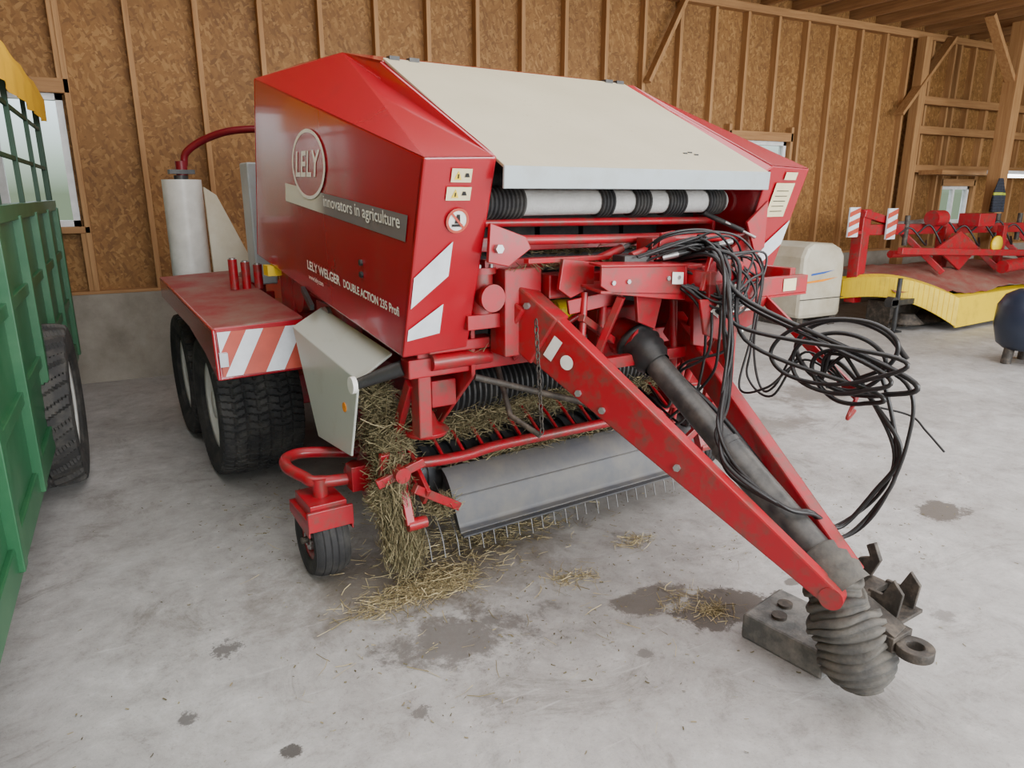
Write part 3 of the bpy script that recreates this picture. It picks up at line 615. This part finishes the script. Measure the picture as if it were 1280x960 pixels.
for sg in(-1,1):
    b=B();xx=.93*sg
    b.poly([(xx,.55,.52),(xx,.70,.66),(xx,1.05,.70),(xx,1.12,.45),(xx,1.0,.22),(xx,.75,.16),(xx,.60,.28)],(.015*sg,0,0),REDF)
    b.cyl((xx,.86,.40),(xx+.06*sg,.86,.40),.14,REDF).cyl((xx+.06*sg,.86,.40),(xx+.08*sg,.86,.40),.08,REDF)
    b.beam((xx-.04,.50,.52),(xx-.04,.42,.32),.04,.05,REDF).beam((xx,.62,.66),(xx,.5,.42),.03,.05,REDF)
    b.cyl((xx-.05,.42,.32),(xx+.04,.42,.32),.028,REDF).cyl((xx+.02,.52,.46),(xx+.05,.52,.46),.05,REDF)
    b.beam((xx-.02,.60,.66),(xx-.02,.40,.98),.03,.05,REDF)
    b.beam((xx-.02,.40,.50),(xx+.22*-sg,.44,.34),.03,.04,REDF).beam((xx+.04*-sg,.60,.58),(xx+.04*-sg,.40,.44),.02,.10,REDF)
    b.beam((xx+.10*sg,.52,.64),(xx+.10*sg,.56,.38),.03,.05,REDF).beam((xx-.05*sg,.44,.60),(xx+.16*sg,.48,.52),.03,.04,REDF).cyl((xx+.06*sg,.42,.56),(xx+.06*sg,.52,.56),.035,REDF)
    b.lath((xx+.10*-sg,.52,.70),(0,0,1),[(0,.001),(0,.10),(.02,.11),(.05,.06),(.10,.04),(.12,.001)],REDF,24)
    b.obj('pickup_side_plate',P,'crowded red pickup end frame',bevel=.004)
# caster wheels
for sg in(-1,1):
    cx=1.25*sg;dz=.035
    wheel(P,(cx,.80,.185),.185,.085,.165,side=-1,mat=RUB,rimmat=REDF,nb=16,depth=.004,style='rib')
    b=B().box((cx-.105,.66,.285+dz),(cx+.105,.94,.31+dz),REDF)
    for s2 in(-1,1): b.poly([(cx+.105*s2,.66,.30+dz),(cx+.105*s2,.65,.225+dz),(cx+.105*s2,.72,.225+dz),(cx+.105*s2,.94,.25+dz),(cx+.105*s2,.94,.30+dz)],(-.008*s2,0,0),REDF)
    b.box((cx-.105,.645,.25+dz),(cx+.105,.665,.345+dz),REDF).box((cx-.085,.67,.30+dz),(cx+.085,.90,.365+dz),REDF).cyl((cx,.78,.36),(cx,.78,.485),.035,REDF).cyl((cx-.1,.8,.185),(cx+.1,.8,.185),.016,RUST)
    b.tube(catmull([(cx+.24*-sg,.74,.46),(cx,.78,.465),(cx+.05*sg,.86,.475),(cx+.09*sg,.98,.49),(cx+.06*sg,1.08,.50),(cx-.05*sg,1.10,.50),(cx-.3*sg,1.0,.48)],6),.028,REDF)
    b.cyl((cx-.2*sg,.70,.45),(cx-.2*sg,.88,.45),.05,REDF).box((min(cx-.27*sg,cx-.12*sg),.68,.42),(max(cx-.27*sg,cx-.12*sg),.76,.54),REDF)
    b.obj('caster_bracket',P,'red caster wheel bracket',bevel=.003)
# side shields
for sg in(-1,1):
    b=B();xo=1.15*sg;xi=.99*sg
    b.poly([(xo,1.38,1.09),(xo,.48,1.0),(xo,.62,.62),(xo,1.08,.58)],(.012*-sg,0,0),SHIELD)
    b.poly([(xo,1.38,1.09),(xo,.48,1.0),(xi,.48,1.10),(xi,1.38,1.18)],(0,0,-.012),SHIELD)
    sh=b.obj('side_shield',P,'pale grey pickup side shield',bevel=.006)
    B().cyl((xo+.004*sg,.66,.84),(xo-.004*sg,.66,.84),.022,AMBER).obj('reflector',sh,'amber round reflector')
    B().cyl((xo+.02*sg,.46,.99),(xo+.04*sg,.46,.99),.036,WSTK).cyl((xo+.02*sg,.46,.99),(xi+.01*sg,.36,1.06),.022,PLAST,.034).obj('shield_roller',sh,'black tapered roller with pale cap')
# fenders + tandem wheels
for sg in(-1,1):
    xo=1.52*sg;xi=1.04*sg;b=B()
    b.poly([(xo,1.55,1.07),(xi,1.55,1.09),(xi,3.25,1.19),(xo,3.25,1.17)],(0,0,.02),REDDIRT)
    b.poly([(xo,1.55,1.09),(xi-.06*sg,1.55,1.10),(xi-.03*sg,1.50,.83),(xo+.0,1.47,.83)],(0,.02,0),RED)
    b.poly([(xo,1.50,1.09),(xo,3.25,1.19),(xo,3.25,1.05),(xo,2.2,1.0),(xo,1.75,.92),(xo,1.47,.83)],(-.02*sg,0,0),RED)
    b.box((min(xi,xi-.03*sg),1.8,.95),(max(xi,xi-.03*sg),3.0,1.08),REDF)
    b.beam((.9*sg,1.9,.92),(1.4*sg,1.9,1.05),.05,.05,REDF).beam((.9*sg,3.0,.92),(1.4*sg,3.0,1.12),.05,.05,REDF)
    fd=b.obj('fender',P,'dusty red steel mudguard',bevel=.008)
    d=B()
    def q(u,z): return V(xo+(xi-xo)*u,1.545-(1.09-z)*.28-.008,z)
    e=V(0,-.003,0)
    d.face([q(.06,.85),q(.06,1.07),q(.96,1.07),q(.96,.85)],ORNG)
    d.face([q(.08,.85)+e,q(.26,.85)+e,q(.54,1.07)+e,q(.36,1.07)+e],WHITE).face([q(.50,.85)+e,q(.70,.85)+e,q(.96,1.05)+e,q(.96,1.07)+e,q(.78,1.07)+e],WHITE).face([q(.06,.96)+e,q(.20,1.07)+e,q(.06,1.07)+e],WHITE)
    d.obj('hazard_board',fd,'orange-red and white diagonal hazard board',recalc=False)
    B().box((xo+.02,1.47,.90) if sg<0 else (xo-.06,1.47,.90),(xo+.06,1.50,.97) if sg<0 else (xo-.02,1.50,.97),WHITE).obj('marker_lamp',fd,'small white marker lamp')
    for yy in(2.38,3.34): wheel(P,(1.20*sg,yy,.46),.46,.27,.50,side=sg,nb=62,depth=.010)
for i in range(3):
    B().cyl((-1.18+i*.075,2.5,1.16),(-1.18+i*.075,2.5,1.35-.02*i),.028,REDF,seg=16).cyl((-1.18+i*.075,2.5,1.35-.02*i),(-1.18+i*.075,2.5,1.36-.02*i),.02,GALV,seg=12).obj('hydraulic_accumulator',P,'small red pressure cylinder')
b=B().tube([(-.95,.6,1.15),(-.95,1.6,1.22),(-.92,2.2,1.3)],.02,REDF).box((-.98,1.1,1.0),(-.88,1.5,1.2),REDF).cyl((-1.0,1.75,1.2),(-.9,1.75,1.2),.10,REDF).cyl((-1.0,1.3,1.12),(-.9,1.3,1.12),.07,GALV)
b.box((-1.0,1.85,1.0),(-.8,2.1,1.3),REDF).obj('chain_drive',P,bevel=.004)
B().beam((-1.06,1.45,1.27),(-1.08,1.25,1.20),.02,.03,PLAST).obj('lever',P,'black lever')
B().box((-1.08,2.05,1.28),(-1.0,2.15,1.34),YEL).obj('valve_cover',P,'small yellow cover')
b=B().box((-.6,3.6,.75),(.6,5.2,.9),REDF).box((-1.0,3.0,.9),(-.86,3.2,1.2),REDF).box((-1.28,3.4,.95),(-.7,3.85,1.02),REDF).box((-.7,3.0,.80),(.7,3.7,.92),REDF);b.obj('wrapping_table',P,'red rear wrapping table',bevel=.01)
B().box((-.98,2.75,1.15),(-.84,2.95,1.95),FLANGE).obj('support_column',P,'pale grey support column',bevel=.01)
B().poly([(-1.13,3.45,1.80),(-1.05,3.43,1.74),(-.80,3.35,1.12),(-1.12,3.45,1.12)],(0,.03,0),CREAM).obj('film_guard',P,'cream slanted guard',bevel=.003)
DR=simple('dark_red_paint',(.16,.004,.012),.4)
b=B().tube(catmull([(-1.22,3.6,1.95),(-1.2,3.58,2.04),(-1.08,3.5,2.13),(-.9,3.35,2.19),(-.6,3.2,2.2),(-.2,3.2,2.2)],6),.026,DR,12).cyl((-1.24,3.6,1.86),(-1.24,3.6,1.98),.04,DR).box((-1.33,3.55,1.89),(-1.16,3.65,1.92),PLAST).obj('wrapping_arm',P,'curved dark red wrapping arm')
fr=B().cyl((-1.25,3.6,1.14),(-1.25,3.6,1.85),.135,FILM,seg=36).cyl((-1.25,3.6,1.11),(-1.25,3.6,1.14),.142,PLAST).cyl((-1.25,3.6,1.85),(-1.25,3.6,1.88),.05,PLAST);fr.cyl((-1.25,3.6,.98),(-1.25,3.6,1.12),.03,REDF).obj('film_roll',P,'white stretch film roll')
# ------------------------------------------------------------------ support block on floor
PB=simple('worn_painted_block',(.10,.103,.10),.65,.1,(.24,.23,.21),10,(.42,.66),bump=.4)
b=B();b.hexa([W(.0,-.64,0),W(.03,-.99,0),W(.32,-.97,0),W(.29,-.60,0),W(.0,-.64,.11),W(.03,-.99,.11),W(.32,-.97,.11),W(.29,-.60,.11)],PB)
o=b.obj('support_block',None,'worn oily grey steel block with dark pins on concrete floor','block',bevel=.012)
for xx,yy in((.10,-.74),(.19,-.70)): B().cyl(W(xx,yy,.11),W(xx,yy,.122),.03,RUST).obj('pin',o,'dark round pin')
# ------------------------------------------------------------------ hay
def hay(name,regs,label,lmin=.05,lmax=.14,wd=.0015,mat=HAY):
    b=B();r=random.Random(len(regs)*7+11)
    for (c,s,n,mode) in regs:
        for _ in range(n):
            g=[max(-1.3,min(1.3,r.gauss(0,.5))) for _ in range(3)]
            p=V(c[0]+g[0]*s[0],c[1]+g[1]*s[1],c[2]+abs(g[2])*s[2] if mode=='floor' else c[2]+g[2]*s[2])
            if mode=='floor': d=V(r.uniform(-1,1),r.uniform(-1,1),r.uniform(-.03,.10))
            elif mode=='hang': d=V(r.uniform(-.6,.6),r.uniform(-.6,.6),-1)
            else: d=V(r.uniform(-1,1),r.uniform(-1,1),r.uniform(-.5,.5))
            d.normalize();L=r.uniform(lmin,lmax)
            sd=d.cross(V(r.uniform(-1,1),r.uniform(-1,1),r.uniform(-1,1)));sd.normalize();sd*=wd*r.uniform(.6,1.5)
            bend=V(r.uniform(-1,1),r.uniform(-1,1),r.uniform(-1,.2))*L*.15
            a=p-d*L/2;m=p+bend*.5;e=p+d*L/2+bend*-.3
            vs=[a-sd,a+sd,m+sd,m-sd,e+sd,e-sd]
            vs=[W(v.x,v.y,max(v.z,.003)) for v in vs]
            b.add(vs,[(0,1,2,3),(3,2,4,5)],mat)
    return b.obj(name,None,label,'hay',kind='stuff',recalc=False)
hay('hay_clump',[((-.1,.90,.64),(.74,.15,.08),10000,'v'),((.5,.85,.63),(.4,.12,.06),4000,'v'),((-.5,.76,.66),(.3,.12,.08),4500,'v'),((0,.58,.76),(.6,.06,.04),2200,'v'),((0,.48,1.50),(.5,.08,.02),900,'v'),((-.3,.1,1.47),(.3,.04,.01),200,'v'),((-.3,.3,1.12),(.4,.05,.01),500,'v'),((.0,.62,.49),(.7,.03,.012),700,'v')],'dry hay layer caught on the pickup and feed rotor',.025,.10,.0013)
hay('hay_clump',[((-.97,.62,.70),(.09,.12,.13),3200,'v'),((-.99,.55,.48),(.07,.08,.14),3000,'v'),((-1.00,.50,.36),(.06,.06,.20),3800,'hang'),((-.97,.48,.19),(.07,.06,.10),2200,'hang'),((-.80,.46,.36),(.08,.04,.05),420,'v'),((-1.02,.62,.88),(.05,.06,.07),900,'v'),((-1.08,.50,.44),(.03,.03,.06),300,'v')],'matted hay hanging beside the pickup',.025,.12,.0013)
hay('hay_litter',[((-.88,.40,.004),(.24,.12,.014),1100,'floor'),((-1.15,.36,.004),(.2,.10,.006),250,'floor'),((-.3,.1,.004),(.16,.09,.006),110,'floor'),((-.0,-.32,.004),(.16,.10,.006),70,'floor'),((.06,-.46,.004),(.09,.06,.008),120,'floor'),((.2,.2,.004),(.12,.07,.006),90,'floor'),((-.45,.72,.004),(.6,.3,.01),1200,'floor'),((-1.0,1.4,.004),(.6,.6,.004),60,'floor'),((-1.3,.0,.004),(.5,.3,.003),18,'floor'),((-.6,-.2,.004),(.8,.5,.003),22,'floor')],'loose straw scattered on the concrete',.03,.11,.0013,STRAW)
hay('chaff',[((-.5,.1,.003),(1.4,.9,.002),700,'floor'),((1.2,.0,.003),(1.2,.9,.002),350,'floor'),((-1.2,1.6,.003),(.8,.7,.002),250,'floor')],'fine dark chaff crumbs on the concrete',.004,.02,.0022,HAY)
# ------------------------------------------------------------------ green trailer
TR=empty('farm_trailer',(-.5,4.2,0),0,'green slatted farm trailer with yellow tarpaulin, next to the window','trailer')
def T_(x,y,z): return V(x+0,y-4.2,z)
b=B();b.box(T_(-2.3,1.2,.44),T_(-.03,7.15,.56),GREEN);b.box(T_(-.06,1.2,.36),T_(.0,7.15,.50),GREEN);b.obj('chassis',TR,'green steel chassis',bevel=.006)
b=B();b.box(T_(-.05,1.2,.50),T_(-.02,7.15,1.66),GREEN)
for z in(.86,1.26): b.box(T_(-.03,1.2,z-.03),T_(.0,7.15,z+.03),GREEN)
b.box(T_(-.06,1.2,1.62),T_(.01,7.15,1.70),GREEN)
y=1.3
while y<7.2: b.box(T_(-.04,y-.04,.40),T_(.02,y+.04,1.64),GREEN);y+=.83
b.obj('side_wall',TR,'green panelled side wall',bevel=.004)
DG=simple('dark_green_rail',(.007,.048,.020),.5)
b=B();y=1.3
while y<7.2: b.box(T_(-.04,y-.014,1.66),T_(-.012,y+.014,2.50),DG);y+=.98
for z in(1.95,2.25): b.box(T_(-.035,1.2,z-.012),T_(-.018,7.15,z+.012),DG)
b.obj('upper_rails',TR,'dark green tubular upper rails')
b=B();b.box(T_(-2.3,7.1,.5),T_(-.0,7.15,1.66),GREEN)
for xx in(-2.2,-1.1,-.03):b.box(T_(xx-.02,7.1,1.66),T_(xx+.02,7.14,2.4),DG)
b.obj('tailboard',TR,bevel=.004)
B().box(T_(-2.3,1.2,.5),T_(-2.26,7.15,1.66),GREEN).obj('side_wall',TR)
b=B();ny=60;pr=[(.03,2.30),(.035,2.48),(0,2.60),(-.3,2.82),(-.8,2.95),(-1.3,2.95),(-1.9,2.8),(-2.3,2.5),(-2.33,2.3)];vs=[];fs=[]
for i in range(ny+1):
    y=1.2+i*(6.0/ny)
    for k,(xx,z) in enumerate(pr):
        sc=.012*math.sin(i*math.pi/4.1) if k in(0,8) else -.02*abs(math.sin(i*math.pi/8.3))
        vs.append(T_(xx+ (.012*math.sin(i*1.3) if k<2 else 0),y,z+sc))
m=len(pr)
for i in range(ny):
    for k in range(m-1): fs.append((i*m+k,i*m+k+1,(i+1)*m+k+1,(i+1)*m+k))
b.add(vs,fs,YTARP,True);b.obj('tarpaulin',TR,'yellow tarpaulin cover')
wheel(TR,T_(-.06,5.0,.50),.50,.28,.34,side=1,mat=RUBT,nb=44,depth=.026,style='lug')
wheel(TR,T_(-2.1,5.0,.50),.50,.28,.34,side=-1,mat=RUBT,nb=44,depth=.026,style='lug')
# ------------------------------------------------------------------ white box machine
EB=empty('equipment_cabinet',(8.17,6.9,0),0,'cream boxy machine hood with blue and orange stripes near the wall','machine')
b=B();pr=[(-.40,.12),(.42,.12),(.42,.76),(.40,.94),(.32,1.05),(.18,1.11),(-.22,1.13),(-.34,1.07),(-.40,.94)]
b.poly([(x_,-.42,z) for x_,z in pr],(0,.75,0),CREAM);b.obj('body',EB,bevel=.06)
for xx in(-.32,.32): B().box((xx-.06,-.38,0),(xx+.06,.3,.13),RUST).obj('foot',EB,'dark foot')
B().face([(-.24,-.424,.70),(.0,-.424,.72),(.22,-.424,.76),(.0,-.424,.745),(-.24,-.424,.725)],BLUE).obj('stripe_decal',EB,'thin blue swoosh',recalc=False)
B().face([(-.34,-.424,.60),(.0,-.424,.615),(.30,-.424,.66),(.0,-.424,.645),(-.34,-.424,.625)],AMBER).obj('stripe_decal',EB,'thin orange swoosh',recalc=False)
B().box((-.405,-.43,.38),(.425,-.42,.39),PLAST).obj('seam',EB)
# ------------------------------------------------------------------ mower
MW=empty('disc_mower',(9.6,6.2,0),0,'red and yellow mower conditioner with striped marker boards on the floor','mower')
def m3(x,y,z): return V(x-9.6,y-6.2,z)
arc=catmull([(8.66,6.55,0),(8.70,6.15,0),(8.85,5.85,0),(9.12,5.60,0),(9.45,5.38,0)],6);b=B()
for i in range(len(arc)-1):
    t0=i/(len(arc)-1);t1=(i+1)/(len(arc)-1);h0=.60-.16*t0**2+.12*math.sin(t0*math.pi);h1=.60-.16*t1**2+.12*math.sin(t1*math.pi)
    p,q_=arc[i],arc[i+1]
    g0=.26+.12*t0**3;g1=.26+.12*t1**3
    b.poly([m3(p.x,p.y,h0-g0),m3(q_.x,q_.y,h1-g1),m3(q_.x,q_.y,h1),m3(p.x,p.y,h0)],(.02,.03,0),YEL)
    b.poly([m3(p.x,p.y,h0),m3(q_.x,q_.y,h1),m3(q_.x+.08,q_.y+.12,h1+.03),m3(p.x+.08,p.y+.12,h0+.03)],(0,0,-.015),YEL)
b.poly([m3(9.45,5.38,.05),m3(12.6,5.60,.08),m3(12.6,5.65,.46),m3(9.45,5.42,.44)],(0,.03,0),YEL)
b.poly([m3(9.45,5.42,.44),m3(12.6,5.65,.46),m3(12.6,5.75,.49),m3(9.45,5.54,.47)],(0,0,-.02),YEL)
b.obj('yellow_guard',MW,'yellow curved front guard',bevel=.006)
b=B();b.box(m3(8.9,5.95,.0),m3(12.4,6.3,.35),RUST)
for i in range(6): b.cyl(m3(9.1+i*.5,5.85,.08),m3(9.1+i*.5,5.85,.20),.22,RUST,.10)
b.box(m3(9.0,5.8,.03),m3(12.3,6.0,.10),RUST);b.obj('cutter_bar',MW,'dark cutter bar with discs',bevel=.004)
b=B();vs=[];fs=[];nx=40;nyy=10;rc=random.Random(4)
for i in range(nx+1):
    for k in range(nyy+1):
        x_=8.80+i*(3.8/nx);y_=5.50+k*.15+ max(0,(9.4-x_))*.55;z=.50+.24*math.sin(k/nyy*math.pi*.75)+.03*math.sin(i*.37+k*.6)+rc.uniform(-.014,.014)
        vs.append(m3(x_,y_,z))
for i in range(nx):
    for k in range(nyy): a=i*(nyy+1)+k;fs.append((a,a+1,a+nyy+2,a+nyy+1))
b.add(vs,fs,CANVAS,True);b.obj('canvas_cover',MW,'dusty red canvas cover')
b=B();b.beam(m3(8.75,6.45,1.28),m3(13.0,6.3,1.24),.14,.14,REDF).beam(m3(9.0,6.0,1.02),m3(12.8,5.8,.86),.08,.09,REDF).beam(m3(8.78,6.45,1.55),m3(8.78,6.45,.3),.16,.16,REDF).beam(m3(10.4,6.3,1.3),m3(10.4,6.3,.6),.14,.14,REDF)
b.beam(m3(8.7,6.4,1.50),m3(9.4,6.4,1.36),.10,.10,REDF).beam(m3(11.5,6.1,1.3),m3(11.5,6.1,.6),.10,.10,REDF)
b.poly([m3(9.8,6.0,1.02),m3(10.3,6.0,1.25),m3(10.8,6.0,1.0),m3(10.4,6.0,.7)],(0,.04,0),REDF)
b.cyl(m3(9.9,6.2,1.42),m3(10.15,6.2,1.42),.11,REDF).box(m3(10.7,6.0,1.3),m3(11.1,6.3,1.48),REDF)
b.cyl(m3(9.1,6.2,.96),m3(10.6,6.1,.96),.05,REDF).cyl(m3(10.9,5.7,.75),m3(11.9,5.7,.80),.09,REDF).cyl(m3(9.6,6.6,1.30),m3(10.4,6.5,1.35),.06,GALV)
for x_ in(9.6,10.9,11.8,12.4): b.beam(m3(x_,6.4,1.22),m3(x_+.25,5.9,.70),.06,.08,REDF).cyl(m3(x_,6.35,1.05),m3(x_,6.35,1.46),.035,RUST)
b.obj('mower_frame',MW,'red tubular mower frame',bevel=.008)
def board(x_,y_,z0,z1,w):
    b=B();b.box(m3(x_-w/2,y_,z0),m3(x_+w/2,y_+.02,z1),WHITE);h=(z1-z0)
    for i in range(3):
        zz=z0+h*i/3;b.face([m3(x_-w/2,y_-.004,zz),m3(x_+w/2,y_-.004,zz+h/6),m3(x_+w/2,y_-.004,zz+h/3),m3(x_-w/2,y_-.004,zz+h/6)],ORNG)
    b.obj('marker_board',MW,'red and white diagonal marker board',recalc=False)
board(8.42,6.30,1.20,1.58,.20);board(9.2,6.30,1.15,1.56,.20)
B().beam(m3(8.42,6.34,1.25),m3(8.8,6.42,1.25),.04,.04,REDF).obj('board_bracket',MW)
b=B();b.cyl(m3(8.72,5.75,0),m3(8.72,5.75,.7),.03,PLAST).box(m3(8.65,5.68,0),m3(8.79,5.82,.02),PLAST).box(m3(8.55,5.7,.36),m3(9.0,5.8,.43),PLAST).cyl(m3(8.6,5.7,.40),m3(8.6,5.8,.40),.07,PLAST).obj('stand',MW,'black support stand')
for i in range(7):
    xx=9.3+i*.42;B().tube(catmull([m3(xx,6.25,1.22),m3(xx+.10,6.15,1.30+.03*(i%3)),m3(xx+.30,6.05,1.08-.05*(i%2)),m3(xx+.55,6.2,1.12)],6),.013,HOSE,8).obj('hydraulic_hose',MW,'black hose')
B().lath(m3(11.0,5.9,1.05),(0,-1,0),[(0,.001),(0,.12),(.04,.12),(.04,.001)],YEL,24).obj('yellow_cap',MW,'yellow round cap')
B().lath(m3(11.9,5.72,.80),(0,-1,0),[(0,.001),(0,.17),(.04,.17),(.04,.001)],GALV,24).obj('pulley',MW,'pale metal pulley')
# ------------------------------------------------------------------ dark blue object
NB=empty('tank_unit',(8.32,3.95,0),0,'dark navy rounded plastic tank on short legs','tank')
b=B().lath((0,0,.16),(0,0,1),[(0,.001),(0,.24),(.05,.30),(.25,.35),(.45,.34),(.56,.28),(.62,.18),(.64,.001)],NAVY,36).obj('body',NB)
for g in range(3):
    a=g*2.1+.6;B().cyl((.22*math.cos(a),.22*math.sin(a),0),(.2*math.cos(a),.2*math.sin(a),.20),.05,RUST,seg=12).obj('leg',NB,'dark leg')
# jacket on post, lamp
b=B();vs=[]
for i in range(13):
    for k in range(9):
        t=i/12;w=.05+.12*min(1,t*2.2)-.02*t;u=-1+2*k/8
        vs.append((11.80+u*w,6.44-.05*math.cos(k*2.3)*t-.03,1.98-t*.50))
for i in range(12):
    row=[vs[i*9+k] for k in range(9)]+[vs[(i+1)*9+k] for k in range(9)]
    b.add(row,[(k,k+1,k+10,k+9) for k in range(8)],HIVIS if i==5 else CLOTH,True)
o=b.obj('work_jacket',None,'dark jacket with a yellow-green band hanging on the timber post','jacket');sm=o.modifiers.new('s','SOLIDIFY');sm.thickness=.02
b=B().cyl((12.6,7.0,2.04),(13.9,7.0,2.04),.03,TUBE,seg=12).box((12.55,6.95,2.065),(13.95,7.05,2.12),WPVC)
b.beam((13.0,7.0,2.10),(13.0,7.0,4.34),.01,.01,INK).beam((13.6,7.0,2.10),(13.6,7.0,4.34),.01,.01,INK)
b.obj('fluorescent_lamp',None,'lit white fluorescent strip lamp hanging on wires','lamp')
# ------------------------------------------------------------------ light
w=bpy.data.worlds.new('sky');bpy.context.scene.world=w;w.use_nodes=True;nt=w.node_tree
bg=nt.nodes['Background'];tc=N(nt,'ShaderNodeTexCoord');s=N(nt,'ShaderNodeSeparateXYZ');nt.links.new(tc.outputs['Generated'],s.inputs[0])
r=ramp(nt,s.outputs[2],[(.0,(.12,.15,.10)),(.04,(.30,.36,.30)),(.12,(.80,.88,.95)),(1,(.93,.97,1))]);nt.links.new(r.outputs[0],bg.inputs[0]);bg.inputs[1].default_value=2.5
def area(name,loc,rot,sx,sy,p,col=(1,1,1)):
    l=bpy.data.lights.new(name,'AREA');l.shape='RECTANGLE';l.size=sx;l.size_y=sy;l.energy=p;l.color=col
    o=bpy.data.objects.new(name,l);C.objects.link(o);o.location=loc;o.rotation_euler=rot
area('door_daylight',(6.0,-5.5,2.5),(math.radians(80),0,math.radians(8)),13,3.6,1600,(.97,.985,1))
area('overhead_fill',(4.5,2.2,4.15),(0,0,0),11,5,560,(.96,.98,1))  # unseen fill light added below the closed ceiling
cam=bpy.data.cameras.new('camera');cam.sensor_width=36;cam.lens=24.95;cam.clip_start=.05
co=bpy.data.objects.new('camera',cam);C.objects.link(co);co.location=(0,0,1.75);co.rotation_euler=(math.radians(75),0,math.radians(-28))
bpy.context.scene.camera=co
